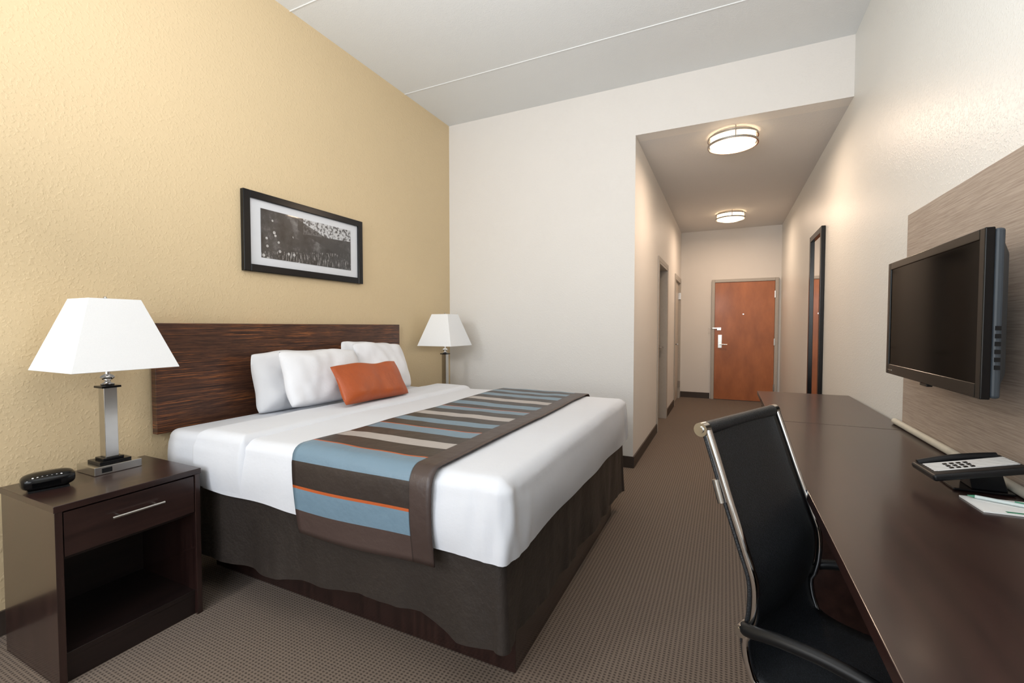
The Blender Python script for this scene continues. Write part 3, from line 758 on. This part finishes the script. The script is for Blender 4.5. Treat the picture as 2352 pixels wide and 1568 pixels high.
for s in (-1, 1):
    MB().tube([L(p.x+(0.010 if p.z > 0.5 else 0.004), s*(HW+0.001), p.z-(0.008 if p.z <= 0.43 else 0)) for p in pp], 0.010 if s < 0 else 0.008, 12).done('side_rail', M['chrome_shiny'], ch, smooth=60)
    arm = smoothpts([L(0.112, s*(HW+0.006), 0.525), L(0.13, s*(HW+0.028), 0.535), L(0.20, s*(HW+0.035), 0.553), L(0.30, s*(HW+0.035), 0.560), L(0.40, s*(HW+0.035), 0.548), L(0.45, s*(HW+0.03), 0.50), L(0.44, s*(HW+0.022), 0.44), L(0.40, s*(HW+0.008), 0.405)], 6)
    MB().tube(arm, 0.0145, 14).done('armrest', M['black_matte'], ch, smooth=60)
    MB().tube([L(0.112, s*(HW-0.004), 0.525), L(0.112, s*(HW+0.030), 0.525)], 0.015, 18).tube([L(0.112, s*(HW+0.030), 0.525), L(0.112, s*(HW+0.034), 0.525)], 0.009, 12).done('arm_bolt', M['chrome'], ch, smooth=40)
    MB().tube([L(-0.004, s*(HW-0.01), 0.985), L(-0.004, s*(HW+0.014), 0.985)], 0.018, 20).tube([L(-0.004, s*(HW+0.014), 0.985), L(-0.004, s*(HW+0.018), 0.985)], 0.009, 16).done('end_cap', M['chrome'], ch, smooth=40)
MB().tube([L(0.034, -(HW+0.006), 0.865), L(0.038, -(HW+0.006), 0.85), L(0.050, -(HW+0.006), 0.81)], 0.009, 10).done('rail_bracket', M['chrome'], ch, smooth=40)
MB().tube([L(-0.004, -(HW-0.012), 0.985), L(-0.004, HW-0.012, 0.985)], 0.0175, 20).done('top_roll', M['mesh'], ch, smooth=60)
MB().tube([L(0.25, -HW, 0.372), L(0.27, 0, 0.345), L(0.25, HW, 0.372)], 0.012, 12).tube([L(0.42, -HW, 0.39), L(0.40, 0, 0.345), L(0.42, HW, 0.39)], 0.012, 12).tube([L(0.24, 0, 0.343), L(0.43, 0, 0.343)], 0.014, 12).done('seat_spreader', M['chrome'], ch, smooth=60)
MB().tube([L(0.34, 0, 0.07), L(0.34, 0, 0.34)], 0.025, 20).done('gas_column', M['black_gloss'], ch, smooth=50)
mb = MB()
for k in range(5):
    an = k*2*math.pi/5+0.3; dd_ = Vector((math.cos(an), math.sin(an), 0))
    c0 = L(0.34, 0, 0)
    mb.tube([c0+Vector((0, 0, 0.10)), c0+dd_*0.15+Vector((0, 0, 0.092)), c0+dd_*0.29+Vector((0, 0, 0.075))], [0.022, 0.018, 0.012], 12)
mb.done('star_base', M['chrome_shiny'], ch, smooth=60)
for k in range(5):
    an = k*2*math.pi/5+0.3; dd_ = Vector((math.cos(an), math.sin(an), 0)); pe_ = Vector((-dd_.y, dd_.x, 0))
    c0 = L(0.34, 0, 0)+dd_*0.285
    MB().tube([c0-pe_*0.022+Vector((0, 0, 0.028)), c0-pe_*0.006+Vector((0, 0, 0.028))], 0.028, 20).tube([c0+pe_*0.006+Vector((0, 0, 0.028)), c0+pe_*0.022+Vector((0, 0, 0.028))], 0.028, 20).tube([c0+Vector((0, 0, 0.028)), c0+Vector((0, 0, 0.075))], 0.006, 8).done('caster', M['black_matte'], ch, smooth=50)

# ------------------------------------------------------------------ lights
w = bpy.data.worlds.new('world'); scene.world = w; w.use_nodes = True
sky = w.node_tree.nodes.new('ShaderNodeTexSky'); sky.sky_type = 'NISHITA'; sky.sun_disc = False; sky.sun_elevation = math.radians(40)
w.node_tree.links.new(sky.outputs[0], w.node_tree.nodes['Background'].inputs[0]); w.node_tree.nodes['Background'].inputs[1].default_value = 0.2
def area(name, loc, rot, sx, sy, e_, col=(1, 1, 1)):
    l = bpy.data.lights.new(name, 'AREA'); l.shape = 'RECTANGLE'; l.size = sx; l.size_y = sy; l.energy = e_; l.color = col
    o_ = bpy.data.objects.new(name, l); COL.objects.link(o_); o_.location = loc; o_.rotation_euler = rot; return o_
area('window_daylight', ((wx0+wx1)/2, YB+0.02, (wz0+wz1)/2), (math.radians(90), 0, 0), 2.5, 1.8, 54, (0.98, 0.99, 1.0))
area('softbox', (-1.9, -1.0, 2.3), (math.radians(72), 0, math.radians(-8)), 0.32, 0.32, 20, (1, 0.99, 0.97))
area('bounce_flash', (-0.6, 0.3, 2.0), (math.radians(150), 0, 0), 1.2, 1.2, 66, (0.99, 0.99, 1.0))

# ------------------------------------------------------------------ camera
cam = bpy.data.cameras.new('camera'); co = bpy.data.objects.new('camera', cam); COL.objects.link(co)
cam.sensor_width = 36; cam.lens = 36*1031/2352; cam.clip_start = 0.02
co.location = (0, 0, 1.25); co.rotation_euler = (math.radians(90-1.89), 0, math.radians(25.4))
scene.camera = co
scene.view_settings.view_transform = 'Standard'
